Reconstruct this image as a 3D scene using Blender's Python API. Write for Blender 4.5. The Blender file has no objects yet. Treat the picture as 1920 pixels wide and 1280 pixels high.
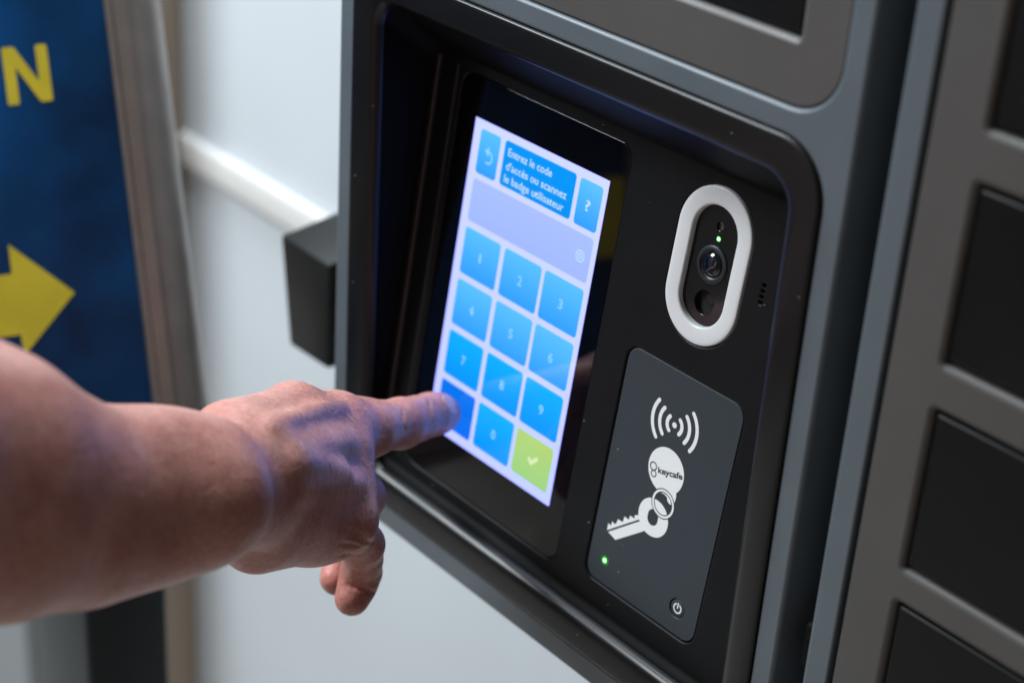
import bpy, bmesh, math, random
import numpy as np
from mathutils import Matrix, Vector
from mathutils.geometry import tessellate_polygon
random.seed(4)
R_ = math.radians
scene = bpy.context.scene
col = scene.collection

# ------------------------------------------------------------------ camera
cam_d = bpy.data.cameras.new("camera")
cam = bpy.data.objects.new("camera", cam_d)
col.objects.link(cam)
cam_d.sensor_width = 36.0
cam_d.lens = 62.475
cam_d.clip_start = 0.02
cam_d.clip_end = 60
CR = ((0.6398292355, 0.7660750074, 0.0612179095),
      (0.3866880738, -0.2520751572, -0.8870910036),
      (-0.6641467330, 0.5912589942, -0.4575171241))
M = Matrix.Identity(4)
for i in range(3):
    M[i][0], M[i][1], M[i][2] = CR[0][i], -CR[1][i], -CR[2][i]
M.translation = (0.44793878, -0.44272778, 0.2529657)
cam.matrix_world = M
cam_d.dof.use_dof = True
cam_d.dof.focus_distance = 0.70
cam_d.dof.aperture_fstop = 5.8
scene.camera = cam

# ------------------------------------------------------------------ world, lamps, exposure
w = bpy.data.worlds.new("World")
scene.world = w
w.use_nodes = True
w.node_tree.nodes["Background"].inputs[0].default_value = (0.68, 0.47, 0.36, 1)
w.node_tree.nodes["Background"].inputs[1].default_value = 0.145


def area(name, loc, target, size, energy, color, size_y=None):
    d = bpy.data.lights.new(name, 'AREA')
    d.energy = energy
    d.color = color
    d.size = size
    if size_y:
        d.shape = 'RECTANGLE'
        d.size_y = size_y
    o = bpy.data.objects.new(name, d)
    col.objects.link(o)
    o.location = loc
    o.rotation_euler = (Vector(target) - Vector(loc)).to_track_quat('-Z', 'Y').to_euler()
    return o


area("ceiling_lamp", (-1.30, -1.00, 1.10), (-0.25, 0.0, -0.35), 0.7, 50, (0.88, 0.96, 1.0))
area("ceiling_lamp", (-0.56, -0.06, 1.20), (-0.15, -0.12, -0.2), 0.4, 25, (0.84, 0.93, 1.0))
scene.view_settings.view_transform = 'Standard'
scene.view_settings.look = 'None'
scene.view_settings.exposure = 0
scene.view_settings.gamma = 1
scene.cycles.use_denoising = True
scene.cycles.max_bounces = 8

# ------------------------------------------------------------------ helpers: materials


def lin(c):
    return tuple(((v / 255) / 12.92 if v / 255 <= 0.04045 else ((v / 255 + 0.055) / 1.055) ** 2.4) for v in c)


def mat(name, color, rough=0.5, metallic=0.0, spec=0.5, var=0.0, var_scale=30.0, bump=0.0, bump_scale=800.0,
        specks=False, coat=0.0, rough_var=0.0):
    """procedural surface: base colour with mild mottling, fine grain, optional dust specks"""
    m = bpy.data.materials.new(name)
    m.use_nodes = True
    nt = m.node_tree
    N, L = nt.nodes, nt.links
    b = N["Principled BSDF"]
    b.inputs["Roughness"].default_value = rough
    b.inputs["Metallic"].default_value = metallic
    b.inputs["Specular IOR Level"].default_value = spec
    b.inputs["Coat Weight"].default_value = coat
    b.inputs["Coat Roughness"].default_value = 0.08
    tc = N.new("ShaderNodeTexCoord")
    out = None
    rgb = N.new("ShaderNodeRGB")
    rgb.outputs[0].default_value = (*color, 1)
    out = rgb.outputs[0]
    if var:
        n = N.new("ShaderNodeTexNoise")
        n.inputs["Scale"].default_value = var_scale
        n.inputs["Detail"].default_value = 5
        L.new(tc.outputs["Object"], n.inputs["Vector"])
        mr = N.new("ShaderNodeMapRange")
        mr.inputs["From Min"].default_value = 0.3
        mr.inputs["From Max"].default_value = 0.7
        mr.inputs["To Min"].default_value = 1 - var
        mr.inputs["To Max"].default_value = 1 + var
        L.new(n.outputs["Fac"], mr.inputs["Value"])
        mx = N.new("ShaderNodeVectorMath")
        mx.operation = 'SCALE'
        L.new(out, mx.inputs[0])
        L.new(mr.outputs[0], mx.inputs["Scale"])
        out = mx.outputs[0]
    if rough_var:
        n = N.new("ShaderNodeTexNoise")
        n.inputs["Scale"].default_value = 22
        n.inputs["Detail"].default_value = 6
        L.new(tc.outputs["Object"], n.inputs["Vector"])
        mr = N.new("ShaderNodeMapRange")
        mr.inputs["From Min"].default_value = 0.35
        mr.inputs["From Max"].default_value = 0.7
        mr.inputs["To Min"].default_value = rough - rough_var
        mr.inputs["To Max"].default_value = rough + rough_var
        L.new(n.outputs["Fac"], mr.inputs["Value"])
        L.new(mr.outputs[0], b.inputs["Roughness"])
    if specks:
        v = N.new("ShaderNodeTexVoronoi")
        v.inputs["Scale"].default_value = 150
        L.new(tc.outputs["Object"], v.inputs["Vector"])
        lt = N.new("ShaderNodeMath")
        lt.operation = 'LESS_THAN'
        lt.inputs[1].default_value = 0.035
        L.new(v.outputs["Distance"], lt.inputs[0])
        sep = N.new("ShaderNodeSeparateColor")
        L.new(v.outputs["Color"], sep.inputs[0])
        gt = N.new("ShaderNodeMath")
        gt.operation = 'GREATER_THAN'
        gt.inputs[1].default_value = 0.45
        L.new(sep.outputs[0], gt.inputs[0])
        mu = N.new("ShaderNodeMath")
        mu.operation = 'MULTIPLY'
        L.new(lt.outputs[0], mu.inputs[0])
        L.new(gt.outputs[0], mu.inputs[1])
        mx = N.new("ShaderNodeMix")
        mx.data_type = 'RGBA'
        L.new(mu.outputs[0], mx.inputs[0])
        L.new(out, mx.inputs[6])
        mx.inputs[7].default_value = (0.55, 0.55, 0.55, 1)
        out = mx.outputs[2]
    L.new(out, b.inputs["Base Color"])
    if bump:
        n = N.new("ShaderNodeTexNoise")
        n.inputs["Scale"].default_value = bump_scale
        n.inputs["Detail"].default_value = 4
        L.new(tc.outputs["Object"], n.inputs["Vector"])
        bp = N.new("ShaderNodeBump")
        bp.inputs["Strength"].default_value = bump
        bp.inputs["Distance"].default_value = 0.0004
        L.new(n.outputs["Fac"], bp.inputs["Height"])
        L.new(bp.outputs[0], b.inputs["Normal"])
    return m


def emit_mat(name, top, bottom=None, strength=1.0, rough=0.06):
    """lit screen picture behind glass: emission with the picture's own top-to-bottom gradient"""
    m = bpy.data.materials.new(name)
    m.use_nodes = True
    nt = m.node_tree
    b = nt.nodes["Principled BSDF"]
    b.inputs["Base Color"].default_value = (0.004, 0.004, 0.006, 1)
    b.inputs["Roughness"].default_value = rough
    b.inputs["Emission Strength"].default_value = strength
    if bottom is None:
        b.inputs["Emission Color"].default_value = (*top, 1)
    else:
        tc = nt.nodes.new("ShaderNodeTexCoord")
        sp = nt.nodes.new("ShaderNodeSeparateXYZ")
        nt.links.new(tc.outputs["Generated"], sp.inputs[0])
        cr = nt.nodes.new("ShaderNodeValToRGB")
        cr.color_ramp.elements[0].color = (*bottom, 1)
        cr.color_ramp.elements[1].color = (*top, 1)
        nt.links.new(sp.outputs["Z"], cr.inputs[0])
        nt.links.new(cr.outputs[0], b.inputs["Emission Color"])
    return m


M_frame = mat("blue_grey_paint", (0.108, 0.130, 0.150), 0.42, var=0.06, bump=0.12, bump_scale=1500, rough_var=0.06)
M_plate = mat("brown_grey_paint", (0.086, 0.081, 0.078), 0.5, var=0.06, bump=0.12, bump_scale=1500, rough_var=0.06)
M_door = mat("black_door_paint", (0.0035, 0.004, 0.0046), 0.45, spec=0.25, bump=0.1, bump_scale=1500, rough_var=0.08, specks=False)
M_bezel = mat("black_satin_plastic", (0.0075, 0.0075, 0.008), 0.34, spec=0.35, bump=0.05, bump_scale=2500, specks=True, rough_var=0.05)
M_face = mat("black_matte_plastic", (0.006, 0.0065, 0.0075), 0.48, spec=0.2, bump=0.18, bump_scale=2500, specks=True, rough_var=0.05)
M_glass = mat("black_touch_glass", (0.002, 0.002, 0.003), 0.035, spec=0.6, rough_var=0.012)
M_recess = mat("black_recess_plastic", (0.003, 0.0028, 0.0026), 0.6, spec=0.1, bump=0.15, bump_scale=2500)
M_reader = mat("slate_plastic", (0.031, 0.040, 0.050), 0.55, bump=0.25, bump_scale=2600, specks=True)
M_print = mat("white_print", (0.90, 0.91, 0.92), 0.5)
M_print_dark = mat("dark_print", (0.025, 0.03, 0.034), 0.5)
M_ring = mat("white_diffuser_plastic", (0.76, 0.77, 0.79), 0.32, spec=0.5)
M_window = mat("black_gloss_window", (0.006, 0.006, 0.006), 0.12)
M_hole = mat("dark_hole", (0.002, 0.002, 0.002), 0.6)
M_lens = mat("lens_glass", (0.002, 0.006, 0.014), 0.05, spec=0.9)
M_barrel = mat("slate_lens_barrel", (0.022, 0.026, 0.032), 0.35)
M_metal = mat("screw_metal", (0.2, 0.19, 0.18), 0.3, metallic=1.0)
M_body = mat("black_body_paint", (0.006, 0.006, 0.0065), 0.5)
M_led = emit_mat("green_led", (0.30, 1.0, 0.30), strength=4.0)
M_halo = emit_mat("green_led_halo", (0.004, 0.30, 0.012), rough=0.3)  # emissive colour for the painted green glow around each LED
M_wall = mat("white_wall_paint", (0.585, 0.625, 0.665), 0.55, var=0.045, var_scale=4, bump=0.1, bump_scale=300)
M_side = mat("beige_wall_paint", (0.36, 0.28, 0.21), 0.6, var=0.05, var_scale=9)
M_ledge = mat("white_ledge_paint", (0.70, 0.69, 0.67), 0.5)
M_floor = mat("pale_floor", (0.74, 0.70, 0.66), 0.5, var=0.15, var_scale=6)
M_alu = mat("brushed_aluminium", (0.36, 0.325, 0.30), 0.42, metallic=0.65, var=0.08, var_scale=60, rough_var=0.05)
M_groove = mat("dark_groove", (0.03, 0.028, 0.027), 0.5)
M_blue = mat("blue_poster_print", (0.001, 0.05, 0.16), 0.42, spec=0.3, var=0.75, var_scale=11, bump=0.1, bump_scale=900)  # strong mottling paints soft reflections into the blue print
M_yellow = mat("yellow_poster_print", (0.85, 0.68, 0.05), 0.5, spec=0.3, var=0.1, var_scale=40)
M_post = mat("dark_teal_paint", (0.008, 0.016, 0.02), 0.45)
M_box = mat("dark_grey_metal", (0.020, 0.0205, 0.021), 0.45, spec=0.3, bump=0.1, bump_scale=1500, rough_var=0.05)

# ------------------------------------------------------------------ helpers: objects


def thing(name, label, cat, loc):
    o = bpy.data.objects.new(name, None)
    col.objects.link(o)
    o.location = loc
    o["label"] = label
    o["category"] = cat
    o.empty_display_size = 0.02
    return o


def world_of(o):
    p = Vector(o.location)
    q = o.parent
    while q:
        p += Vector(q.location)
        q = q.parent
    return p


def put(name, me, m, parent=None):
    """link a mesh whose vertices are in world metres, keeping it in place under its parent"""
    if isinstance(me, bmesh.types.BMesh):
        bm = me
        me = bpy.data.meshes.new(name)
        bm.to_mesh(me)
        bm.free()
    me.name = name
    o = bpy.data.objects.new(name, me)
    me.materials.clear()
    me.materials.append(m)
    col.objects.link(o)
    # origin at the mesh's own centre
    n = len(me.vertices)
    co = np.empty(n * 3, np.float32)
    me.vertices.foreach_get("co", co)
    co = co.reshape(-1, 3)
    c = Vector(((co.min(0) + co.max(0)) / 2).tolist())
    me.transform(Matrix.Translation(-c))
    base = Vector((0, 0, 0))
    if parent:
        base = world_of(parent)
        o.parent = parent
    o.location = c - base
    return o


def smooth(bm, ang=35):
    lim = R_(ang)
    for f in bm.faces:
        f.smooth = True
    for e in bm.edges:
        if len(e.link_faces) == 2:
            e.smooth = e.calc_face_angle(0) < lim
        else:
            e.smooth = False


# planes: local (a, b, n) -> world;  F = front of the terminal, T = tilted face plate
TILT = R_(7.3)
F_MAT = Matrix(((1, 0, 0, 0), (0, 0, -1, 0), (0, 1, 0, 0), (0, 0, 0, 1)))
st, ct = math.sin(TILT), math.cos(TILT)
T_MAT = Matrix(((1, 0, 0, 0), (0, st, -ct, 0.009), (0, ct, st, -0.198), (0, 0, 0, 1)))
MM = 0.001


def rr(x0, x1, z0, z1, r, seg=8):
    """rounded rectangle outline (mm), counter-clockwise, fixed vertex count"""
    r = max(min(r, (x1 - x0) / 2 - 1e-4, (z1 - z0) / 2 - 1e-4), 0.01)
    pts = []
    for cx, cz, a0 in ((x1 - r, z0 + r, -90), (x1 - r, z1 - r, 0), (x0 + r, z1 - r, 90), (x0 + r, z0 + r, 180)):
        for k in range(seg + 1):
            a = R_(a0 + 90 * k / seg)
            pts.append((cx + r * math.cos(a), cz + r * math.sin(a)))
    return pts


class Shape:
    """rounded rectangle that can be grown or shrunk"""

    def __init__(s, x0, x1, z0, z1, r, seg=8):
        s.a = (x0, x1, z0, z1, r)
        s.seg = seg

    def at(s, d):
        x0, x1, z0, z1, r = s.a
        return rr(x0 - d, x1 + d, z0 - d, z1 + d, max(r + d, 0.05), s.seg)


class Poly:
    """any outline (mm), grown or shrunk along its vertex normals"""

    def __init__(s, pts):
        s.p = pts

    def at(s, d):
        if abs(d) < 1e-9:
            return s.p
        n = len(s.p)
        out = []
        for i in range(n):
            a, b, c = Vector(s.p[i - 1]), Vector(s.p[i]), Vector(s.p[(i + 1) % n])
            n1 = Vector(((b - a).y, -(b - a).x)).normalized()
            n2 = Vector(((c - b).y, -(c - b).x)).normalized()
            m = (n1 + n2)
            m = m.normalized() if m.length > 1e-6 else n1
            k = max(m.dot(n1), 0.4)
            out.append(tuple(b + m * d / k))
        return out


def circle(cx, cz, r, seg=10):
    return Shape(cx - r, cx + r, cz - r, cz + r, r, seg)


def ring_strip(bm, rings):
    """bridge consecutive closed rings of bmesh vertices"""
    n = len(rings[0])
    for a, b in zip(rings, rings[1:]):
        for i in range(n):
            j = (i + 1) % n
            try:
                bm.faces.new((a[i], a[j], b[j], b[i]))
            except ValueError:
                pass


def plate(outer, holes, n_front, n_back, bevel, mat4, hole_bevel=None, steps=3, back=False):
    """solid plate (mm): face at n_front, rounded edges, sides down to n_back, openings with rounded edges"""
    bm = bmesh.new()
    hb = bevel if hole_bevel is None else hole_bevel
    loops, vloops, caps = [], [], []

    def side(sh, sgn, bv):
        rings = []
        for k in range(steps + 1):
            a = math.pi / 2 * k / steps
            d = -bv * (1 - math.sin(a)) * sgn
            n = n_front - bv * (1 - math.cos(a))
            rings.append([bm.verts.new((x * MM, z * MM, n * MM)) for x, z in sh.at(d)])
        rings.append([bm.verts.new((x * MM, z * MM, n_back * MM)) for x, z in sh.at(0)])
        if sgn > 0:
            ring_strip(bm, rings[::-1])
        else:
            ring_strip(bm, rings)
        loops.append([v.co.copy() for v in rings[0]])
        vloops.append(rings[0])
        return rings

    last = [side(outer, 1, bevel)[-1]]
    for h in holes:
        last.append(side(h, -1, hb)[-1])
    flat = [v for l in vloops for v in l]
    for t in tessellate_polygon([[Vector((c.x, c.y, 0)) for c in l] for l in loops]):
        try:
            f = bm.faces.new([flat[i] for i in t])
        except ValueError:
            continue
        if f.calc_area() > 0 and (f.normal_update() or f.normal.z < 0):
            f.normal_flip()
        caps.append(f)
    bm.normal_update()
    smooth(bm)
    for f in caps:
        f.smooth = False
    bm.transform(mat4)
    return bm


def loft(rings, mat4s, flip=False, cap=False):
    """bridge outlines; rings = list of (outline pts mm, n mm, matrix index)"""
    bm = bmesh.new()
    vr = []
    for pts, n, mi in rings:
        vr.append([bm.verts.new(mat4s[mi] @ Vector((x * MM, z * MM, n * MM))) for x, z in pts])
    ring_strip(bm, vr)
    if cap:
        bm.faces.new(vr[-1])
    bm.normal_update()
    if flip:
        bmesh.ops.reverse_faces(bm, faces=bm.faces[:])
    smooth(bm, 50)
    return bm


def flat(sh, n, mat4, holes=()):
    """thin printed shape"""
    bm = bmesh.new()
    ls = [sh.at(0)] + [h.at(0) for h in holes]
    vs = [bm.verts.new((x * MM, z * MM, n * MM)) for l in ls for x, z in l]
    for t in tessellate_polygon([[Vector((x, z, 0)) for x, z in l] for l in ls]):
        try:
            f = bm.faces.new([vs[i] for i in t])
        except ValueError:
            continue
        f.normal_update()
        if f.normal.z < 0:
            f.normal_flip()
    bm.transform(mat4)
    return bm


def lathe(profile, cx, cz, mat4, seg=40):
    """profile of (radius, n) in mm about the plane normal through (cx, cz)"""
    bm = bmesh.new()
    rings = []
    for r, n in profile:
        rings.append([bm.verts.new(((cx + r * math.cos(2 * math.pi * k / seg)) * MM,
                                    (cz + r * math.sin(2 * math.pi * k / seg)) * MM, n * MM)) for k in range(seg)])
    ring_strip(bm, rings)
    if profile[-1][0] > 1e-3:
        bm.faces.new(rings[-1])
    bmesh.ops.remove_doubles(bm, verts=bm.verts[:], dist=1e-7)
    bmesh.ops.recalc_face_normals(bm, faces=bm.faces[:])
    smooth(bm, 40)
    bm.transform(mat4)
    return bm


def text_mesh(body, mat4, x0, x1, base, size, n, bold=0.0, angle=0.0, align='LEFT'):
    """lettering fitted between x0 and x1 (mm) on a plane; returns a mesh in world metres"""
    cu = bpy.data.curves.new("lettering", 'FONT')
    cu.body = body
    cu.size = 1.0
    cu.offset = bold
    cu.resolution_u = 4
    tmp = bpy.data.objects.new("lettering", cu)
    col.objects.link(tmp)
    bpy.context.view_layer.update()
    me = bpy.data.meshes.new_from_object(tmp.evaluated_get(bpy.context.evaluated_depsgraph_get()))
    bpy.data.objects.remove(tmp)
    bpy.data.curves.remove(cu)
    co = np.array([v.co[:] for v in me.vertices])
    lo, hi = co.min(0), co.max(0)
    sx = (x1 - x0) / (hi[0] - lo[0])
    ca, sa = math.cos(angle), math.sin(angle)
    for v in me.vertices:
        a, b = (v.co.x - lo[0]) * sx, v.co.y * size
        v.co = ((x0 + a * ca - b * sa) * MM, (base + a * sa + b * ca) * MM, n * MM)
    me.transform(mat4)
    return me


def box(x0, x1, y0, y1, z0, z1, bev=0.0):
    bm = bmesh.new()
    bmesh.ops.create_cube(bm, size=1)
    for v in bm.verts:
        v.co = (x0 if v.co.x < 0 else x1, y0 if v.co.y < 0 else y1, z0 if v.co.z < 0 else z1)
    if bev:
        bmesh.ops.bevel(bm, geom=bm.edges[:], offset=bev, segments=3, affect='EDGES', profile=0.5)
    smooth(bm)
    return bm


# ------------------------------------------------------------------ setting: walls, floor
wb = put("wall", box(-3.5, 2.2, 0.30, 0.36, -1.2, 2.4), M_wall)
wb["kind"] = "structure"
lg = box(-0.8295, 2.2, 0.2905, 0.2995, -0.336, -0.308, 0.003)
put("ledge", lg, M_ledge, wb)
ws = put("side_wall", box(-0.93, -0.83, 0.19, 0.2995, -1.2, 2.4, 0.004), M_side)
ws["kind"] = "structure"
sp = put("added_panel", box(-2.6, -0.905, 0.15, 0.189, -1.2, 2.4, 0.002), mat("added_panel_grey", (0.26, 0.29, 0.31), 0.5, var=0.05, var_scale=8))  # added panel, makes the area left of the side wall darker grey
sp["kind"] = "structure"
fl = put("floor", box(-3.5, 3.0, -3.0, 0.2995, -1.26, -1.2), M_floor)
fl["kind"] = "structure"

# ------------------------------------------------------------------ the terminal
term = thing("key_terminal", "charcoal key pick-up terminal with lit blue keypad screen, camera window and key badge reader",
             "terminal", (-0.038, 0.15, -0.2275))

f_out = Shape(-178.5, 112.0, -228.0, 420.0, 20)
bez_o = Shape(-167.5, 101.6, -215.2, 46.3, 21)
bez_i = Shape(-151.5, 86.0, -200.0, 31.5, 13)
up_o = Shape(-167.5, 101.8, 55.9, 225.0, 20)
put("front_frame", plate(f_out, [bez_o, up_o], 0, -52, 1.6, F_MAT, hole_bevel=1.3), M_frame, term)
put("housing", box(-0.1765, 0.1105, 0.0525, 0.2995, -0.226, 0.41, 0.004), M_body, term)

# bezel: rounded moulding between frame opening and recess
prof = [(0.0, -2.5), (-0.05, 0.3), (-0.4, 0.95), (-1.0, 1.25), (-1.8, 1.3), (-5.0, 1.2), (-8.5, 1.0), (-10.5, 0.85), (-11.8, 0.65), (-12.9, 0.25), (-13.8, -0.4),
        (-14.6, -1.3), (-15.2, -2.3), (-15.6, -3.4), (-15.75, -4.5)]
bo = (-167.5, 101.6, -215.2, 46.3, 21)
rings = []
for d, n in prof:
    k = -d / 15.75
    rings.append((rr(bo[0] - d, bo[1] + d, bo[2] - d, bo[3] + d, 21 - k * 8, 10), n, 0))
put("bezel", loft(rings, [F_MAT, T_MAT], flip=True), M_bezel, term)

# recess walls from the bezel lip down to the tilted face plate
rec = [(rr(-151.75, 85.85, -199.45, 30.55, 13, 10), -4.5, 0),
       (rr(-151.9, 86.0, -199.6, 29.5, 12, 10), -6.0, 0)]
rec += [(rr(-152.2, 86.6, -0.6, 206.5, 10, 10), 1.4, 1),
        (rr(-151.4, 85.8, 0.2, 205.7, 9.5, 10), 0.4, 1),
        (rr(-150.0, 84.6, 1.4, 204.5, 9, 10), 0.0, 1)]
put("recess_wall", loft(rec, [F_MAT, T_MAT], flip=True), M_recess, term)

gl = Shape(-132.0, -22.6, 6.8, 199.6, 7.5)
rf = Shape(-4.6, 61.2, 12.4, 121.6, 6.5)
cm = Shape(8.2, 47.4, 134.8, 200.2, 19.6, 12)
fp_o = Shape(-150.0, 84.6, 1.4, 204.5, 9, 10)
vents = [circle(56.3, 163.9 + 2.3 * k, 0.75, 4) for k in range(4)]
put("face_plate", plate(fp_o, [gl, rf, cm] + vents, 0, -4, 0.02, T_MAT, hole_bevel=0.9), M_face, term)
put("backing", flat(Shape(-151, 86, 0, 206, 9), -4.05, T_MAT), M_hole, term)

M_rib = mat("brown_black_plastic", (0.016, 0.0145, 0.014), 0.38)
put("rib", plate(Shape(-150.8, -147.2, 3, 203, 1.7), [], 1.7, -1, 1.6, T_MAT), M_rib, term)
put("rib", plate(Shape(-136.9, -135.1, 5, 201, 0.8), [], 0.6, -1, 0.6, T_MAT), M_rib, term)

# touch screen
put("glass", plate(Shape(-131.6, -23.0, 7.2, 199.2, 7.2), [], -0.75, -3.5, 0.25, T_MAT), M_glass, term)
disp = put("display", flat(Shape(-119.9, -32.8, 30.4, 181.4, 0.1, 2), -0.70, T_MAT), emit_mat("screen_ground", (*lin((210, 220, 255))[:2], 1.8), (*lin((198, 210, 255))[:2], 1.8)), term)
E_key = emit_mat("screen_key_blue", (*lin((92, 196, 255))[:2], 1.75), (*lin((48, 160, 255))[:2], 1.75))
E_key2 = emit_mat("screen_key_deep", (*lin((10, 178, 255))[:2], 1.75), (*lin((0, 150, 255))[:2], 1.75))
E_press = emit_mat("screen_key_pressed", lin((0, 118, 240)), lin((0, 112, 245)))
E_green = emit_mat("screen_key_green", lin((182, 216, 122)), lin((158, 212, 130)))
E_prompt = emit_mat("screen_prompt", lin((0, 152, 250)), lin((0, 148, 244)))
E_field = emit_mat("screen_field", (*lin((172, 194, 250))[:2], 1.25), (*lin((164, 188, 250))[:2], 1.75))
E_text = emit_mat("screen_text", lin((196, 228, 255)))
E_faint = emit_mat("screen_text_faint", lin((142, 212, 255)))
xs = ((-115.1, -90.4), (-87.6, -62.7), (-60.6, -35.8))
zs = ((109.9, 131.9), (84.7, 106.9), (59.9, 81.6), (35.1, 56.8))
digits = "123456789 0"
for k in range(12):
    r, c = divmod(k, 3)
    m = E_key if r < 2 else E_key2
    if k == 9:
        m = E_press
    if k == 11:
        m = E_green
    put("key", flat(Shape(xs[c][0], xs[c][1], zs[r][0], zs[r][1], 1.6, 5), -0.66, T_MAT), m, disp)
    cx, cz = sum(xs[c]) / 2, sum(zs[r]) / 2
    if k < 11 and digits[k] != " ":
        wd = 1.5 if digits[k] == "1" else 2.9
        put("digit", text_mesh(digits[k], T_MAT, cx - wd / 2, cx + wd / 2, cz - 2.3, 6.2, -0.63, 0.015), E_faint, disp)
put("tick_mark", flat(Poly([(-51.1, 45.6), (-50.0, 46.9), (-48.6, 45.5), (-45.4, 48.7), (-44.2, 47.5), (-48.5, 43.1)][::-1]), -0.63, T_MAT),
    emit_mat("screen_tick", lin((222, 240, 190))), disp)
put("back_key", flat(Shape(-115.1, -101.4, 157.5, 177.6, 1.6, 5), -0.66, T_MAT), E_key, disp)
put("prompt_box", flat(Shape(-98.4, -52.0, 157.6, 177.8, 1.6, 5), -0.66, T_MAT), E_prompt, disp)
put("help_key", flat(Shape(-49.5, -35.5, 157.4, 177.5, 1.6, 5), -0.66, T_MAT), E_key, disp)
put("code_field", flat(Shape(-115.2, -35.6, 135.0, 154.8, 1.6, 5), -0.66, T_MAT), E_field, disp)
for body, x1, zb in (("Entrez le code", -66.8, 171.4), ("d'accès ou scannez", -56.0, 165.2), ("le badge utilisateur", -56.6, 159.6)):
    put("prompt_text", text_mesh(body, T_MAT, -95.7, x1, zb, 5.0, -0.63, 0.012), E_text, disp)
put("question_mark", text_mesh("?", T_MAT, -44.2, -41.3, 164.9, 6.6, -0.63, 0.01), E_text, disp)


def arc(cx, cz, r, w, a0, a1, n=20, cap=True):
    o, i = [], []
    for k in range(n + 1):
        a = R_(a0 + (a1 - a0) * k / n)
        o.append((cx + (r + w / 2) * math.cos(a), cz + (r + w / 2) * math.sin(a)))
        i.append((cx + (r - w / 2) * math.cos(a), cz + (r - w / 2) * math.sin(a)))
    e0, e1 = [], []
    if cap:
        for k in range(1, 6):
            t = math.pi * k / 6
            a = R_(a1)
            e1.append((cx + (r + w / 2 * math.cos(t)) * math.cos(a) - w / 2 * math.sin(t) * math.sin(a),
                       cz + (r + w / 2 * math.cos(t)) * math.sin(a) + w / 2 * math.sin(t) * math.cos(a)))
            a = R_(a0)
            e0.append((cx + (r - w / 2 * math.cos(t)) * math.cos(a) + w / 2 * math.sin(t) * math.sin(a),
                       cz + (r - w / 2 * math.cos(t)) * math.sin(a) - w / 2 * math.sin(t) * math.cos(a)))
    return Poly(o + e1 + i[::-1] + e0)


put("back_arrow", flat(arc(-108.0, 166.2, 2.6, 1.0, -110, 90), -0.63, T_MAT), E_faint, disp)
put("back_arrow_head", flat(Poly([(-107.9, 171.2), (-110.9, 168.8), (-107.9, 166.4)]), -0.63, T_MAT), E_faint, disp)
put("eye_icon", flat(circle(-41.9, 145.2, 2.7, 8), -0.64, T_MAT, [circle(-41.9, 145.2, 2.15, 8)]), E_text, disp)
put("eye_icon", flat(circle(-41.9, 145.2, 1.3, 8), -0.64, T_MAT, [circle(-41.9, 145.2, 0.75, 8)]), E_text, disp)

# camera window
cam_part = put("camera_window", plate(Shape(14.9, 41.7, 143.0, 193.8, 13.4, 12), [circle(28.0, 152.3, 5.0), circle(28.0, 184.0, 1.75)],
                                      -1.7, -12, 0.3, T_MAT), M_window, term)
rp = []
for d, n in ((0, -4), (-0.02, 0.1), (-0.25, 0.5), (-0.7, 0.68), (-2.0, 0.72), (-6.6, 0.66), (-7.2, 0.5), (-7.5, 0.1), (-7.6, -0.5), (-7.6, -4)):
    rp.append((Shape(8.5, 47.1, 135.1, 199.9, 19.3, 16).at(d), n, 1))
put("light_ring", loft(rp, [F_MAT, T_MAT], flip=True), M_ring, term)
lens = put("lens", lathe([(7.6, -1.75), (7.6, -1.2), (7.0, -0.9), (6.2, -0.9), (5.9, -1.5), (5.0, -1.9), (4.8, -1.9), (4.6, -1.4),
                          (3.6, -1.5), (3.3, -2.4), (2.6, -2.5)], 28.2, 168.2, T_MAT), M_barrel, cam_part)
put("lens_glass", lathe([(4.7, -1.45), (4.0, -0.85), (3.0, -0.45), (1.8, -0.2), (0.8, -0.1), (0.001, -0.08)], 28.2, 168.2, T_MAT), M_lens, cam_part)
put("sensor_well", lathe([(5.0, -2.0), (4.9, -6.5), (3.2, -7.0), (3.1, -9.0), (0.001, -9.0)], 28.0, 152.3, T_MAT), M_hole, cam_part)
put("sensor_barrel", lathe([(3.0, -7.5), (3.0, -4.2), (2.6, -3.9), (2.0, -4.1), (1.7, -6), (0.001, -6)], 28.9, 153.6, T_MAT), M_window, cam_part)
put("screw", lathe([(1.7, -3.0), (1.5, -2.6), (0.8, -2.5), (0.7, -2.9), (0.001, -2.9)], 28.0, 184.0, T_MAT, 20), M_metal, cam_part)
put("led", lathe([(0.8, -1.75), (0.75, -1.5), (0.5, -1.3), (0.001, -1.2)], 28.6, 179.0, T_MAT, 16), M_led, cam_part)
put("led_halo", lathe([(1.25, -1.72), (1.15, -1.62), (0.85, -1.6), (0.8, -1.8)], 28.6, 179.0, T_MAT, 20), M_halo, cam_part)  # added ring, paints the halo of the LED

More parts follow.
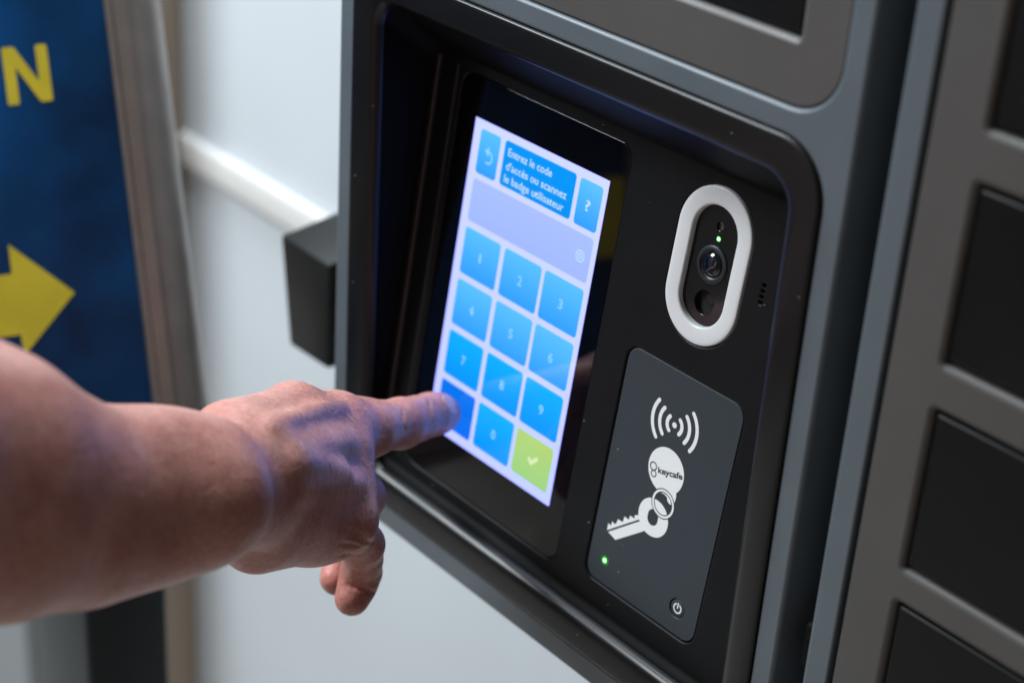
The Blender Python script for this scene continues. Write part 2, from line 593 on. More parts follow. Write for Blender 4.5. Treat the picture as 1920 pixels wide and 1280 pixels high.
# badge reader
rd = put("badge_reader", plate(Shape(-4.15, 60.75, 12.9, 121.15, 6.2), [circle(49.2, 24.6, 4.2, 8)], -0.6, -3.5, 0.35, T_MAT), M_reader, term)
put("power_button", lathe([(3.95, -3.0), (3.95, -1.25), (3.7, -1.05), (2.5, -0.95), (0.001, -0.9)], 49.2, 24.6, T_MAT), M_reader, rd)
put("power_symbol", flat(arc(49.2, 24.6, 2.0, 0.62, 118, 422), -0.88, T_MAT), M_print, rd)
put("power_symbol", flat(Shape(48.9, 49.5, 24.5, 27.2, 0.25, 3), -0.86, T_MAT), M_print, rd)
put("led", lathe([(1.0, -0.65), (0.95, -0.4), (0.6, -0.15), (0.001, -0.05)], 5.6, 23.9, T_MAT, 18), M_led, rd)
put("led_halo", lathe([(2.1, -0.59), (1.8, -0.5), (1.05, -0.42), (1.0, -0.7)], 5.6, 23.9, T_MAT, 24), M_halo, rd)  # painted halo of the reader LED, as an emissive ring
PN = -0.57
TA = R_(7)
sx, sz = 27.5, 98.5
for rad, sp in ((4.1, 47), (8.3, 42), (12.4, 40)):
    for base in (0, 180):
        put("wave_symbol", flat(arc(sx, sz, rad, 1.75, base + 7 - sp, base + 7 + sp), PN, T_MAT), M_print, rd)
put("wave_symbol", flat(circle(sx, sz, 1.25, 6), PN, T_MAT), M_print, rd)
# key tag: disc with a tab, dark lettering
bx, bz = 28.2, 78.0
tag_pts = []
for k in range(44):
    a = R_(-60 + 20 + k * (320 / 43))
    tag_pts.append((bx + 10.0 * math.cos(a), bz + 10.0 * math.sin(a)))
tag_pts += [(31.6, 67.6), (32.2, 66.2), (33.8, 65.4), (35.4, 66.0), (36.1, 67.4), (36.3, 69.8)]
put("tag_symbol", flat(Poly(tag_pts), PN, T_MAT), M_print, rd)
put("tag_lettering", text_mesh("keycafe", T_MAT, 24.3, 38.0, 75.3, 3.7, PN + 0.03, 0.03, angle=R_(14)), M_print_dark, rd)
put("tag_emblem", flat(circle(21.2, 76.9, 2.0, 8), PN + 0.03, T_MAT, [circle(21.2, 76.9, 1.45, 8)]), M_print_dark, rd)
put("tag_emblem", flat(circle(22.1, 73.9, 1.6, 8), PN + 0.045, T_MAT, [circle(22.1, 73.9, 1.1, 8)]), M_print_dark, rd)
# key: bow with eye, blade with teeth and slot
ka = R_(219.6)
kc = (26.7, 55.6)
put("key_symbol", flat(Shape(18.2, 35.2, 47.3, 63.9, 8.3, 12), PN, T_MAT, [Shape(23.6, 29.4, 52.0, 59.2, 2.9, 8)]), M_print, rd)


def kp(a, b):  # along the blade, across it
    return (kc[0] + a * math.cos(ka) - b * math.sin(ka), kc[1] + a * math.sin(ka) + b * math.cos(ka))


put("key_symbol", flat(Poly([kp(7.9, -0.25), kp(29.2, -0.1), kp(26.2, 4.1), kp(7.0, 4.1)]), PN + 0.004, T_MAT), M_print, rd)
put("key_symbol", flat(Poly([kp(29.5, -0.95), kp(8.0, -1.05), kp(8.0, -2.9), kp(10.3, -3.2), kp(10.9, -1.9), kp(13.0, -3.7),
                             kp(14.6, -2.3), kp(16.4, -4.1), kp(18.6, -2.1), kp(20.9, -3.9), kp(22.6, -2.4), kp(23.9, -2.4),
                             kp(24.7, -3.8), kp(26.3, -2.2), kp(27.4, -3.6)][::-1]), PN + 0.002, T_MAT), M_print, rd)
# split ring through tag and key
put("ring_symbol", flat(circle(30.3, 63.9, 6.6, 12), PN + 0.02, T_MAT, [circle(30.3, 63.9, 4.7, 12)]), M_print_dark, rd)
put("ring_symbol", flat(circle(30.3, 63.9, 6.15, 12), PN + 0.035, T_MAT, [circle(30.3, 63.9, 5.15, 12)]), M_print, rd)

# locker front above the screen
dr_u = Shape(-147.0, 80.9, 79.0, 205.0, 1.2, 4)
put("upper_plate", plate(Shape(-167.1, 101.4, 56.3, 224.6, 19.6), [dr_u], -1.2, -20, 0.8, F_MAT, hole_bevel=2.2), M_plate, term)
put("door", plate(Shape(-146.2, 80.1, 79.9, 204.2, 1.0, 4), [], -3.2, -14, 1.2, F_MAT), M_door, term)

# ------------------------------------------------------------------ locker column to the right
lock = thing("key_locker", "tall key locker column with black compartment doors in a brown-grey front", "locker", (0.225, 0.15, -0.5))
l_out = Shape(125.9, 330.0, -480.0, 420.0, 2)
l_hole = Shape(136.6, 319.0, -468.0, 408.0, 1.5)
put("front_frame", plate(l_out, [l_hole], 0, -28, 1.2, F_MAT, hole_bevel=0.8), M_frame, lock)
put("housing", box(0.1275, 0.3285, 0.0285, 0.2995, -0.478, 0.418, 0.004), M_body, lock)
tops = [55.3 + 79.4 * 4, 55.3 + 79.4 * 3, 55.3 + 79.4 * 2, 55.3 + 79.4, 55.3, -24.0, -100.6, -177.0, -253.5, -330.0]
doors = [(159.0, 297.0, t - 61.6 - (0 if t > 100 else 1), t) for t in tops]
holes = [Shape(a, b, c, d, 1.2, 4) for a, b, c, d in doors]
put("front_plate", plate(Shape(138.6, 317.0, -466.0, 406.0, 1.5), holes, -0.6, -20, 0.8, F_MAT, hole_bevel=2.4), M_plate, lock)
put("frame_gap", flat(Shape(136, 320, -469, 409, 1.5), -20.5, F_MAT), M_hole, lock)
first = put("door", plate(Shape(159.7, 296.2, doors[0][2] + 1.4, doors[0][3] - 1.4, 1.0, 4), [], -1.6, -14, 1.3, F_MAT), M_door, lock)
for k, (a, b, c, d) in enumerate(doors[1:], 1):
    if abs((d - c) - (doors[0][3] - doors[0][2])) < 0.1:
        o = first.copy()
        col.objects.link(o)
        o.parent = lock
        o.location.z = first.location.z + (d - doors[0][3]) * MM
    else:
        put("door", plate(Shape(159.7, 296.2, c + 1.4, d - 1.4, 1.0, 4), [], -1.6, -14, 1.3, F_MAT), M_door, lock)
put("bumper", box(0.1195, 0.1265, 0.004, 0.012, -0.1545, -0.1335, 0.0025), M_recess, lock)

# ------------------------------------------------------------------ bracket box behind the terminal
bx_o = thing("wall_box", "small dark tapered metal box on the white wall left of the terminal", "box", (-0.275, 0.3, -0.2))
bm = bmesh.new()
fq = [(-0.2850, 0.045, -0.2070), (-0.2480, 0.045, -0.2060), (-0.2480, 0.045, -0.1440), (-0.2940, 0.045, -0.1440)]
mq = [(-0.2850, 0.075, -0.2090), (-0.2480, 0.075, -0.2080), (-0.2480, 0.075, -0.1330), (-0.2940, 0.075, -0.1335)]
bq = [(-0.2850, 0.2995, -0.2140), (-0.2480, 0.2995, -0.2140), (-0.2480, 0.2995, -0.1080), (-0.2940, 0.2995, -0.1080)]
V = [[bm.verts.new(p) for p in q] for q in (fq, bq)]
bm.faces.new(V[0])
ring_strip(bm, [V[1], V[0]])
bmesh.ops.recalc_face_normals(bm, faces=bm.faces[:])
bmesh.ops.bevel(bm, geom=[e for e in bm.edges if not e.is_boundary], offset=0.0018, segments=3, affect='EDGES', profile=0.5)
smooth(bm, 25)
put("case", bm, M_box, bx_o)
put("trim_strip", box(-0.2925, -0.2485, 0.085, 0.0885, -0.1400, -0.1362, 0.0008), M_alu, bx_o)

# ------------------------------------------------------------------ pedestal sign
sign = thing("pedestal_sign", "blue sign board with yellow letter and right-pointing arrow on a dark post", "sign", (-0.36, -0.12, -1.2))
hv = Vector((0.2419, 0.9703, 0))
vv = Vector((-0.3239, 0.0808, 0.9426))
nv = Vector((0.9146, -0.2280, 0.3338))
so = Vector((-0.3004, -0.0339, -0.2087))
S_MAT = Matrix(((hv.x, vv.x, nv.x, so.x), (hv.y, vv.y, nv.y, so.y), (hv.z, vv.z, nv.z, so.z), (0, 0, 0, 1)))
put("board", flat(Shape(-398, 0, -62, 255, 0.2, 2), 0, S_MAT), M_blue, sign)
Npts = [(-54.5, 147.6), (-54.5, 176.6), (-48.4, 176.8), (-37.6, 158.4), (-37.6, 176.9), (-31.8, 176.9), (-31.8, 148.1), (-37.9, 148.0), (-48.7, 166.6), (-48.7, 147.7)]


def round_poly(p, r, seg=3):
    out = []
    n = len(p)
    for i in range(n):
        a, b, c = Vector(p[i - 1]), Vector(p[i]), Vector(p[(i + 1) % n])
        rr_ = min(r, (a - b).length * 0.45, (c - b).length * 0.45)
        p0 = b + (a - b).normalized() * rr_
        p1 = b + (c - b).normalized() * rr_
        for k in range(seg + 1):
            t = k / seg
            out.append(tuple((1 - t) ** 2 * p0 + 2 * t * (1 - t) * b + t * t * p1))
    return out


put("letter", flat(Poly(round_poly(Npts[::-1], 1.3)), 0.25, S_MAT), M_yellow, sign)
put("arrow", flat(Poly([(-33.6, 48.7), (-64.0, 77.9), (-64.2, 62.7), (-128.0, 62.7), (-128.0, 31.0), (-63.9, 30.8), (-59.0 - 4.5, 19.5)]), 0.25, S_MAT), M_yellow, sign)
put("stripe", flat(Shape(-394, -348, 26, 84, 2, 3), 0.25, S_MAT), M_yellow, sign)
fo = [(0.0, 0.0), (0.0, 2.5), (1.2, 3.2), (2.6, 3.3), (2.9, 2.2), (3.6, 2.2), (3.9, 3.6), (10.5, 4.6), (11.0, 4.0), (14.0, 4.0), (14.5, 4.8), (20, 4.6), (25.5, 2.8),
      (29.3, -0.8), (31.3, -5.5), (31.6, -12.0), (31.0, -17)]
rg = [(rr(-398 - d, d, -62 - d, 255 + d, max(0.3, d * 0.35), 5), n, 0) for d, n in fo]
put("sign_frame", loft(rg, [S_MAT]), M_alu, sign)
put("back_panel", flat(Shape(-428, 30, -92, 285, 8), -17, S_MAT), M_post, sign)
pst = put("post", box(-0.372, -0.314, -0.072, -0.02, -1.185, -0.275, 0.003), M_post, sign)
put("base_plate", box(-0.55, -0.17, -0.25, 0.15, -1.1995, -1.185, 0.004), M_post, sign)

# ------------------------------------------------------------------ the arm and hand
J = {
    "E": (0.03077, -0.30811, -0.00570),
    "F1": (0.00699, -0.25387, -0.04315),
    "F2": (-0.00179, -0.22187, -0.06556),
    "F3": (-0.00675, -0.19196, -0.07435),
    "W": (-0.00885, -0.17102, -0.07921),
    "C": (-0.02206, -0.15325, -0.09390),
    "MA": (-0.03148, -0.27385, -0.01314),
    "MB": (-0.04304, -0.23496, -0.05975),
    "ULN": (0.00366, -0.17588, -0.07742),
    "I0": (-0.03177, -0.14139, -0.08633),
    "M0": (-0.02577, -0.14591, -0.08996),
    "R0": (-0.02155, -0.14908, -0.09580),
    "P0": (-0.01781, -0.15104, -0.10158),
    "I1": (-0.07316, -0.07332, -0.11969),
    "M1": (-0.06297, -0.07926, -0.12468),
    "R1": (-0.05151, -0.08497, -0.13339),
    "P1": (-0.03922, -0.09212, -0.14080),
    "IK": (-0.07003, -0.07180, -0.11790),
    "MK": (-0.05921, -0.08038, -0.12065),
    "RK": (-0.04849, -0.08636, -0.13083),
    "PK": (-0.03651, -0.09383, -0.13820),
    "H1": (-0.03073, -0.13882, -0.12387),
    "H2": (-0.03894, -0.10773, -0.13735),
    "T0": (-0.03830, -0.14640, -0.08334),
    "T1": (-0.06493, -0.09992, -0.10045),
    "T2": (-0.07886, -0.06941, -0.11730),
    "T3": (-0.08648, -0.04658, -0.13138),
    "IA": (-0.07589, -0.05377, -0.12762),
    "I2": (-0.08328, -0.03107, -0.13564),
    "IB": (-0.08734, -0.01969, -0.13909),
    "I3": (-0.09161, -0.00852, -0.14250),
    "IC": (-0.09573, -0.00090, -0.14634),
    "I4": (-0.09969, 0.00607, -0.15016),
    "M2": (-0.08721, -0.05824, -0.14976),
    "M3": (-0.09914, -0.05501, -0.17854),
    "M4": (-0.09143, -0.06735, -0.18382),
    "R2": (-0.07581, -0.05680, -0.16006),
    "R3": (-0.08387, -0.05689, -0.18783),
    "R4": (-0.07574, -0.06892, -0.19769),
    "P2": (-0.04760, -0.07694, -0.16148),
    "PA": (-0.05096, -0.07369, -0.17207),
    "P3": (-0.05466, -0.07161, -0.18149),
    "PB": (-0.05341, -0.07430, -0.18679),
    "P4": (-0.05151, -0.07831, -0.19035),
}
J.update({
    "S00": (-0.02145, -0.13884, -0.07408),
    "S01": (-0.02737, -0.12909, -0.07720),
    "S02": (-0.03729, -0.11656, -0.08406),
    "S03": (-0.04933, -0.09856, -0.09238),
    "S04": (-0.06222, -0.07918, -0.10276),
    "S10": (-0.01718, -0.13313, -0.08364),
    "S11": (-0.02721, -0.11885, -0.09170),
    "S12": (-0.03409, -0.10799, -0.09736),
    "S13": (-0.04678, -0.08760, -0.10844),
    "S20": (-0.01069, -0.13640, -0.09300),
    "S21": (-0.01697, -0.12472, -0.10030),
    "S22": (-0.02497, -0.11057, -0.10875),
    "S23": (-0.03600, -0.09063, -0.12149),
    "S30": (-0.01124, -0.13637, -0.08494),
    "S31": (-0.01371, -0.13008, -0.08723),
    "S32": (-0.02364, -0.11607, -0.09756),
    "S33": (-0.03073, -0.10113, -0.10960),
})
TENDONS = [(['S00', 'S01', 'S02', 'S03', 'S04'], 0.0024), (['S10', 'S11', 'S12', 'S13'], 0.0024), (['S20', 'S21', 'S22', 'S23'], 0.0024), (['S30', 'S31', 'S32', 'S33'], 0.0013)]
GROOVE = [
    ((-0.07536, -0.03661, -0.12345), (-0.0729, -0.03814, -0.12415), 0.0004),
    ((-0.0729, -0.03814, -0.12415), (-0.07114, -0.03912, -0.12536), 0.0004),
    ((-0.07114, -0.03912, -0.12536), (-0.06987, -0.03972, -0.12691), 0.0004),
    ((-0.06987, -0.03972, -0.12691), (-0.06919, -0.03987, -0.12889), 0.0004),
    ((-0.08517, -0.01437, -0.13027), (-0.08183, -0.01663, -0.13055), 0.0004),
    ((-0.08183, -0.01663, -0.13055), (-0.07945, -0.01811, -0.13151), 0.0004),
    ((-0.07945, -0.01811, -0.13151), (-0.07773, -0.01907, -0.13293), 0.0004),
    ((-0.07773, -0.01907, -0.13293), (-0.07661, -0.01954, -0.1348), 0.0004),
    ((-0.0231, -0.10468, -0.14228), (-0.02409, -0.10178, -0.14409), 0.0007),
    ((-0.02409, -0.10178, -0.14409), (-0.02533, -0.09869, -0.1461), 0.0007),
    ((-0.02533, -0.09869, -0.1461), (-0.0278, -0.09468, -0.14918), 0.0007),
    ((-0.0278, -0.09468, -0.14918), (-0.03597, -0.08643, -0.15709), 0.0007),
    ((-0.05082, -0.08118, -0.18196), (-0.04801, -0.07963, -0.18204), 0.0007),
    ((-0.04801, -0.07963, -0.18204), (-0.04618, -0.07736, -0.18298), 0.0007),
    ((-0.04618, -0.07736, -0.18298), (-0.04509, -0.07453, -0.18458), 0.0007),
    ((-0.04509, -0.07453, -0.18458), (-0.0462, -0.07003, -0.18816), 0.0007),
    ((-0.02144, -0.10226, -0.13308), (-0.02227, -0.09875, -0.1358), 0.00045),
    ((-0.02227, -0.09875, -0.1358), (-0.02313, -0.09519, -0.13856), 0.00045),
    ((-0.02313, -0.09519, -0.13856), (-0.02441, -0.09129, -0.14169), 0.00045),
    ((-0.02441, -0.09129, -0.14169), (-0.03466, -0.08061, -0.15239), 0.00045),
    ((-0.02069, -0.10465, -0.12857), (-0.02184, -0.10113, -0.13151), 0.0004),
    ((-0.02184, -0.10113, -0.13151), (-0.02254, -0.09791, -0.13409), 0.0004),
    ((-0.02254, -0.09791, -0.13409), (-0.02311, -0.09475, -0.13659), 0.0004),
    ((-0.02311, -0.09475, -0.13659), (-0.02399, -0.09134, -0.13936), 0.0004),
    ((-0.02045, -0.10669, -0.13456), (-0.02141, -0.10397, -0.1365), 0.0004),
    ((-0.02141, -0.10397, -0.1365), (-0.0221, -0.10142, -0.13823), 0.0004),
    ((-0.0221, -0.10142, -0.13823), (-0.02275, -0.09888, -0.13994), 0.0004),
    ((-0.02275, -0.09888, -0.13994), (-0.0235, -0.09625, -0.14174), 0.0004),
]
NAIL = ((-0.08756, 0.00019, -0.13784), (0.2933, 0.0064, 0.9377))


class Vol:
    """distance field on a grid (metres)"""

    def __init__(s, lo, hi, h):
        s.lo = np.array(lo, np.float32)
        s.h = h
        s.n = np.ceil((np.array(hi) - s.lo) / h).astype(int) + 1
        s.v = np.full(s.n, 0.05, np.float32)

    def win(s, lo, hi):
        a = np.clip(np.floor((np.array(lo) - s.lo) / s.h).astype(int), 0, s.n)
        b = np.clip(np.ceil((np.array(hi) - s.lo) / s.h).astype(int) + 1, 0, s.n)
        sl = tuple(slice(i, j) for i, j in zip(a, b))
        ax = [s.lo[i] + s.h * np.arange(a[i], b[i], dtype=np.float32) for i in range(3)]
        P = np.stack(np.meshgrid(*ax, indexing='ij'), -1)
        return sl, P

    def add(s, fn, lo, hi, k, sub=False):
        sl, P = s.win(lo, hi)
        if P.size == 0:
            return
        d = fn(P)
        a = s.v[sl]
        if sub:
            d = -d
            hh = np.clip(0.5 - 0.5 * (a - d) / k, 0, 1)
            s.v[sl] = a * (1 - hh) + d * hh + k * hh * (1 - hh)
        else:
            hh = np.clip(0.5 + 0.5 * (a - d) / k, 0, 1)
            s.v[sl] = a * (1 - hh) + d * hh - k * hh * (1 - hh)

    def cone(s, p, q, r0, r1, k=0.006, sub=False):
        p, q = np.array(p, np.float32), np.array(q, np.float32)
        pad = max(r0, r1) + 2.5 * k + 0.006

        def fn(P):
            ba = q - p
            l2 = float(ba @ ba) + 1e-12
            t = np.clip(((P - p) @ ba) / l2, 0, 1)
            return np.linalg.norm(P - p - t[..., None] * ba, axis=-1) - (r0 + (r1 - r0) * t)
        s.add(fn, np.minimum(p, q) - pad, np.maximum(p, q) + pad, k, sub)

    def ell(s, c, axes, rad, k=0.006, sub=False):
        c = np.array(c, np.float32)
        A = np.array(axes, np.float32)
        rad = np.array(rad, np.float32)
        pad = rad.max() + 2.5 * k + 0.006

        def fn(P):
            q = (P - c) @ A.T
            k0 = np.linalg.norm(q / rad, axis=-1)
            k1 = np.linalg.norm(q / (rad * rad), axis=-1) + 1e-9
            return k0 * (k0 - 1) / k1
        s.add(fn, c - pad, c + pad, k, sub)

    def merge(s, o, k):
        a, b = s.v, o.v
        hh = np.clip(0.5 + 0.5 * (a - b) / k, 0, 1)
        s.v = a * (1 - hh) + b * hh - k * hh * (1 - hh)


def surface_nets(vol):
    v = vol.v
    ins = v < 0
    c = np.zeros(np.array(v.shape) - 1, np.uint8)
    for dx in (0, 1):
        for dy in (0, 1):
            for dz in (0, 1):
                c += ins[dx:dx + c.shape[0], dy:dy + c.shape[1], dz:dz + c.shape[2]]
    act = np.argwhere((c > 0) & (c < 8))
    idx = np.full(c.shape, -1, np.int64)
    idx[tuple(act.T)] = np.arange(len(act))
    acc = np.zeros((len(act), 3))
    cnt = np.zeros(len(act))
    cor = [(x, y, z) for x in (0, 1) for y in (0, 1) for z in (0, 1)]
    for i, a in enumerate(cor):
        for b in cor[i + 1:]:
            if sum(abs(p - q) for p, q in zip(a, b)) != 1:
                continue
            va = v[tuple((act + a).T)]
            vb = v[tuple((act + b).T)]
            cr = (va < 0) != (vb < 0)
            t = np.where(cr, va / np.where(cr, va - vb, 1), 0)
            p = np.array(a) + t[:, None] * (np.array(b) - np.array(a))
            acc[cr] += p[cr]
            cnt[cr] += 1
    verts = vol.lo + vol.h * (act + acc / cnt[:, None])
    quads = []
    for ax in range(3):
        o1, o2 = [(1, 2), (2, 0), (0, 1)][ax]
        sl0 = [slice(None)] * 3
        sl1 = [slice(None)] * 3
        sl0[ax], sl1[ax] = slice(0, -1), slice(1, None)
        f = ins[tuple(sl0)] != ins[tuple(sl1)]
        e = np.argwhere(f)
        ok = (e[:, o1] > 0) & (e[:, o2] > 0) & (e[:, o1] < v.shape[o1] - 1) & (e[:, o2] < v.shape[o2] - 1)
        e = e[ok]
        inside = ins[tuple(e.T)]
        d1 = np.zeros(3, int); d1[o1] = 1
        d2 = np.zeros(3, int); d2[o2] = 1
        q = np.stack([idx[tuple((e - d1 - d2).T)], idx[tuple((e - d2).T)], idx[tuple(e.T)], idx[tuple((e - d1).T)]], 1)
        q[~inside] = q[~inside][:, ::-1]
        quads.append(q)
    return verts, np.concatenate(quads)


person = thing("person", "bare right arm reaching in from the left, index finger pressing the lit keypad", "person", J["F1"])
pts = np.array([J[k] for k in J])
H = 0.0008
V = Vol(pts.min(0) - 0.034, pts.max(0) + 0.03, H)


def v3(n):
    return np.array(J[n], np.float32)


def dirw(u, v, d):  # picture axes (right, down, away) as a world direction
    a = np.array(CR[0]) * u + np.array(CR[1]) * v + np.array(CR[2]) * d
    return a / np.linalg.norm(a)


DN, BK, RT = dirw(0, 1, 0), dirw(0, 0, 1), dirw(1, 0, 0)


def part(names, radii, k=0.003, margin=0.03):
    """a small distance field of its own, chained through the named joints"""
    P = np.array([J[j] for j in names])
    lo = V.lo + np.floor((P.min(0) - margin - V.lo) / H) * H
    F = Vol(lo, P.max(0) + margin, H)
    for i in range(len(names) - 1):
        F.cone(J[names[i]], J[names[i + 1]], radii[i], radii[i + 1], k)
    return F


def join(F, k):
    o = np.round((F.lo - V.lo) / H).astype(int)
    a = np.maximum(o, 0)
    b = np.minimum(o + F.n, V.n)
    sv = tuple(slice(i, j) for i, j in zip(a, b))
    sf = tuple(slice(i - q, j - q) for i, j, q in zip(a, b, o))
    x, y = V.v[sv], F.v[sf]
    hh = np.clip(0.5 + 0.5 * (x - y) / k, 0, 1)
    V.v[sv] = x * (1 - hh) + y * hh - k * hh * (1 - hh)


# palm and back of the hand
for f, r0, r1 in (("I", 0.0125, 0.0112), ("M", 0.0135, 0.0116), ("R", 0.0130, 0.0112), ("P", 0.0122, 0.0104)):
    V.cone(v3(f + "0"), v3(f + "1"), r0 - 0.0006, r1 - 0.0004, 0.017)
V.cone(v3("C"), v3("M0"), 0.0165, 0.0165, 0.012)
V.cone(v3("H1"), v3("H2"), 0.0150, 0.0118, 0.014)
V.cone(v3("H2"), v3("P1"), 0.0110, 0.0095, 0.012)
# web and thumb
V.cone(v3("T0"), v3("T1"), 0.0130, 0.0115, 0.012)
V.cone(v3("T1"), v3("I1"), 0.0095, 0.0095, 0.010)
V.cone(v3("T1"), v3("T2"), 0.0105, 0.0092, 0.004)
V.cone(v3("T2"), v3("T3"), 0.0092, 0.0080, 0.003)
# knuckle heads and extensor tendons
for f, r in (("I", 0.0104), ("M", 0.0112), ("R", 0.0104), ("P", 0.0095)):
    V.ell(v3(f + "K"), [RT, DN, BK], (r, r, r), 0.008)
for a, b in TENDONS:
    TV = part(a, [b] * len(a), 0.0002, 0.012)
    join(TV, 0.0055 if a[0] == "S00" else 0.009)
join(part(("M1", "M2", "M3", "M4"), (0.0112, 0.0098, 0.0088, 0.0076)), 0.004)
join(part(("R1", "R2", "R3", "R4"), (0.0110, 0.0100, 0.0088, 0.0076)), 0.004)
join(part(("P1", "P2", "PA", "P3", "PB", "P4"), (0.0100, 0.0092, 0.0080, 0.0084, 0.0076, 0.0074)), 0.0022)
join(part(("I1", "IA", "I2", "IB", "I3", "IC", "I4"), (0.0124, 0.0112, 0.0104, 0.0092, 0.0090, 0.0085, 0.0079), 0.005), 0.007)
# forearm: radius above, ulna below, muscle mass near the elbow, rounded end over the wrist
FA = Vol(V.lo, V.lo + H * (V.n - 1), H)
fa = [("E", 0.028, 0.016), ("F1", 0.0200, 0.0140), ("F2", 0.0142, 0.0098), ("F3", 0.0110, 0.0098), ("W", 0.0108, 0.0098)]
for (a, ra, oa), (b, rb, ob) in zip(fa, fa[1:]):
    for s_ in (-1, 1):
        FA.cone(v3(a) + DN * oa * s_, v3(b) + DN * ob * s_, ra, rb, 0.030)
FA.cone(v3("MA"), v3("MB"), 0.0255, 0.0180, 0.030)
FA.ell(v3("ULN"), [RT, DN, BK], (0.0145, 0.0165, 0.0165), 0.016)
hh = np.clip(0.5 + 0.5 * (V.v - FA.v) / 0.0155, 0, 1)
V.v = V.v * (1 - hh) + FA.v * hh - 0.0155 * hh * (1 - hh)
del FA, hh
for a, b, r in GROOVE:
    V.cone(a, b, r, r, 0.0014, sub=True)

vs, qs = surface_nets(V)


def grid_mesh(name, vs, qs):
    me = bpy.data.meshes.new(name)
    me.vertices.add(len(vs))
    me.vertices.foreach_set("co", vs.astype(np.float32).ravel())
    me.loops.add(len(qs) * 4)
    me.loops.foreach_set("vertex_index", qs.astype(np.int32).ravel())
    me.polygons.add(len(qs))
    me.polygons.foreach_set("loop_start", np.arange(0, len(qs) * 4, 4, dtype=np.int32))
    me.update(calc_edges=True)
    me.validate()
    me.polygons.foreach_set("use_smooth", np.ones(len(me.polygons), bool))
    return me


me = grid_mesh("arm", vs, qs)
# flush: redder skin over joints and fingertips
fl_ = np.zeros(len(vs))
for nm, rad, wgt in (("IK", .012, .22), ("MK", .012, .22), ("RK", .012, .2), ("PK", .012, .25), ("I2", .009, .35), ("I4", .012, .8), ("I3", .008, .3),
                     ("P4", .014, .7), ("R4", .014, .8), ("P2", .010, .4), ("R2", .010, .3), ("H2", .018, .25), ("T1", .016, .35), ("H1", .02, .2)):
    fl_ += wgt * np.exp(-((np.linalg.norm(vs - v3(nm), axis=1) - .009).clip(0) / rad) ** 2)
at = me.attributes.new("flush", 'FLOAT', 'POINT')
at.data.foreach_set("value", np.clip(fl_, 0, 1).astype(np.float32))


def skin_mat():
    m = bpy.data.materials.new("skin")
    m.use_nodes = True
    nt = m.node_tree
    N, L = nt.nodes, nt.links
    b = N["Principled BSDF"]
    b.inputs["Roughness"].default_value = 0.44
    b.inputs["Specular IOR Level"].default_value = 0.4
    b.inputs["Subsurface Weight"].default_value = 0.2
    b.inputs["Subsurface Radius"].default_value = (1.0, 0.35, 0.2)
    b.inputs["Subsurface Scale"].default_value = 0.004
    tc = N.new("ShaderNodeTexCoord")

    def noise(scale, detail, dist=0.0):
        n = N.new("ShaderNodeTexNoise")
        n.inputs["Scale"].default_value = scale
        n.inputs["Detail"].default_value = detail
        n.inputs["Distortion"].default_value = dist
        L.new(tc.outputs["Object"], n.inputs["Vector"])
        return n
    n1 = noise(60, 7)
    cr = N.new("ShaderNodeValToRGB")
    cr.color_ramp.elements[0].position = 0.34
    cr.color_ramp.elements[0].color = (0.43, 0.182, 0.152, 1)
    cr.color_ramp.elements[1].position = 0.66
    cr.color_ramp.elements[1].color = (0.55, 0.275, 0.23, 1)
    L.new(n1.outputs["Fac"], cr.inputs[0])
    a = N.new("ShaderNodeAttribute")
    a.attribute_name = "flush"
    mx = N.new("ShaderNodeMix")
    mx.data_type = 'RGBA'
    ml = N.new("ShaderNodeMath")
    ml.operation = 'MULTIPLY'
    ml.inputs[1].default_value = 0.6
    L.new(a.outputs["Fac"], ml.inputs[0])
    L.new(ml.outputs[0], mx.inputs[0])
    L.new(cr.outputs[0], mx.inputs[6])
    mx.inputs[7].default_value = (0.50, 0.16, 0.13, 1)
    v = noise(520, 3)
    mr = N.new("ShaderNodeMapRange")
    mr.inputs["From Min"].default_value = 0.3
    mr.inputs["From Max"].default_value = 0.7
    mr.inputs["To Min"].default_value = 0.84
    mr.inputs["To Max"].default_value = 1.12
    L.new(v.outputs["Fac"], mr.inputs["Value"])
    sc = N.new("ShaderNodeVectorMath")
    sc.operation = 'SCALE'
    L.new(mx.outputs[2], sc.inputs[0])
    L.new(mr.outputs[0], sc.inputs["Scale"])
    L.new(sc.outputs[0], b.inputs["Base Color"])
    # relief: cell lines, fine folds across the arm, slack skin
    vo = N.new("ShaderNodeTexVoronoi")
    vo.feature = 'DISTANCE_TO_EDGE'
    vo.inputs["Scale"].default_value = 700
    L.new(tc.outputs["Object"], vo.inputs["Vector"])

    def bump(src, strength, dist, prev=None):
        bp = N.new("ShaderNodeBump")
        bp.inputs["Strength"].default_value = strength
        bp.inputs["Distance"].default_value = dist
        L.new(src, bp.inputs["Height"])
        if prev:
            L.new(prev, bp.inputs["Normal"])
        return bp.outputs[0]
    o = bump(vo.outputs["Distance"], 0.4, 0.0004)
    wv = N.new("ShaderNodeTexWave")
    wv.inputs["Scale"].default_value = 55
    wv.inputs["Distortion"].default_value = 7.0
    wv.inputs["Detail"].default_value = 4
    wv.inputs["Detail Scale"].default_value = 2.2
    mp = N.new("ShaderNodeMapping")
    mp.inputs["Rotation"].default_value = (0.3, 0.5, 0.9)
    L.new(tc.outputs["Object"], mp.inputs[0])
    L.new(mp.outputs[0], wv.inputs["Vector"])
    o = bump(wv.outputs["Fac"], 0.16, 0.0004, o)
    o = bump(noise(260, 5, 0.5).outputs["Fac"], 0.42, 0.0008, o)
    o = bump(noise(85, 3, 0.8).outputs["Fac"], 0.16, 0.0016, o)
    L.new(o, b.inputs["Normal"])
    return m


M_skin = skin_mat()
# the rest of the person, outside the picture, added for forearm shade and glass reflection
B = Vol((-0.78, -0.90, -1.2), (0.18, -0.30, 0.66), 0.008)
tx, ty = -0.39, -0.63


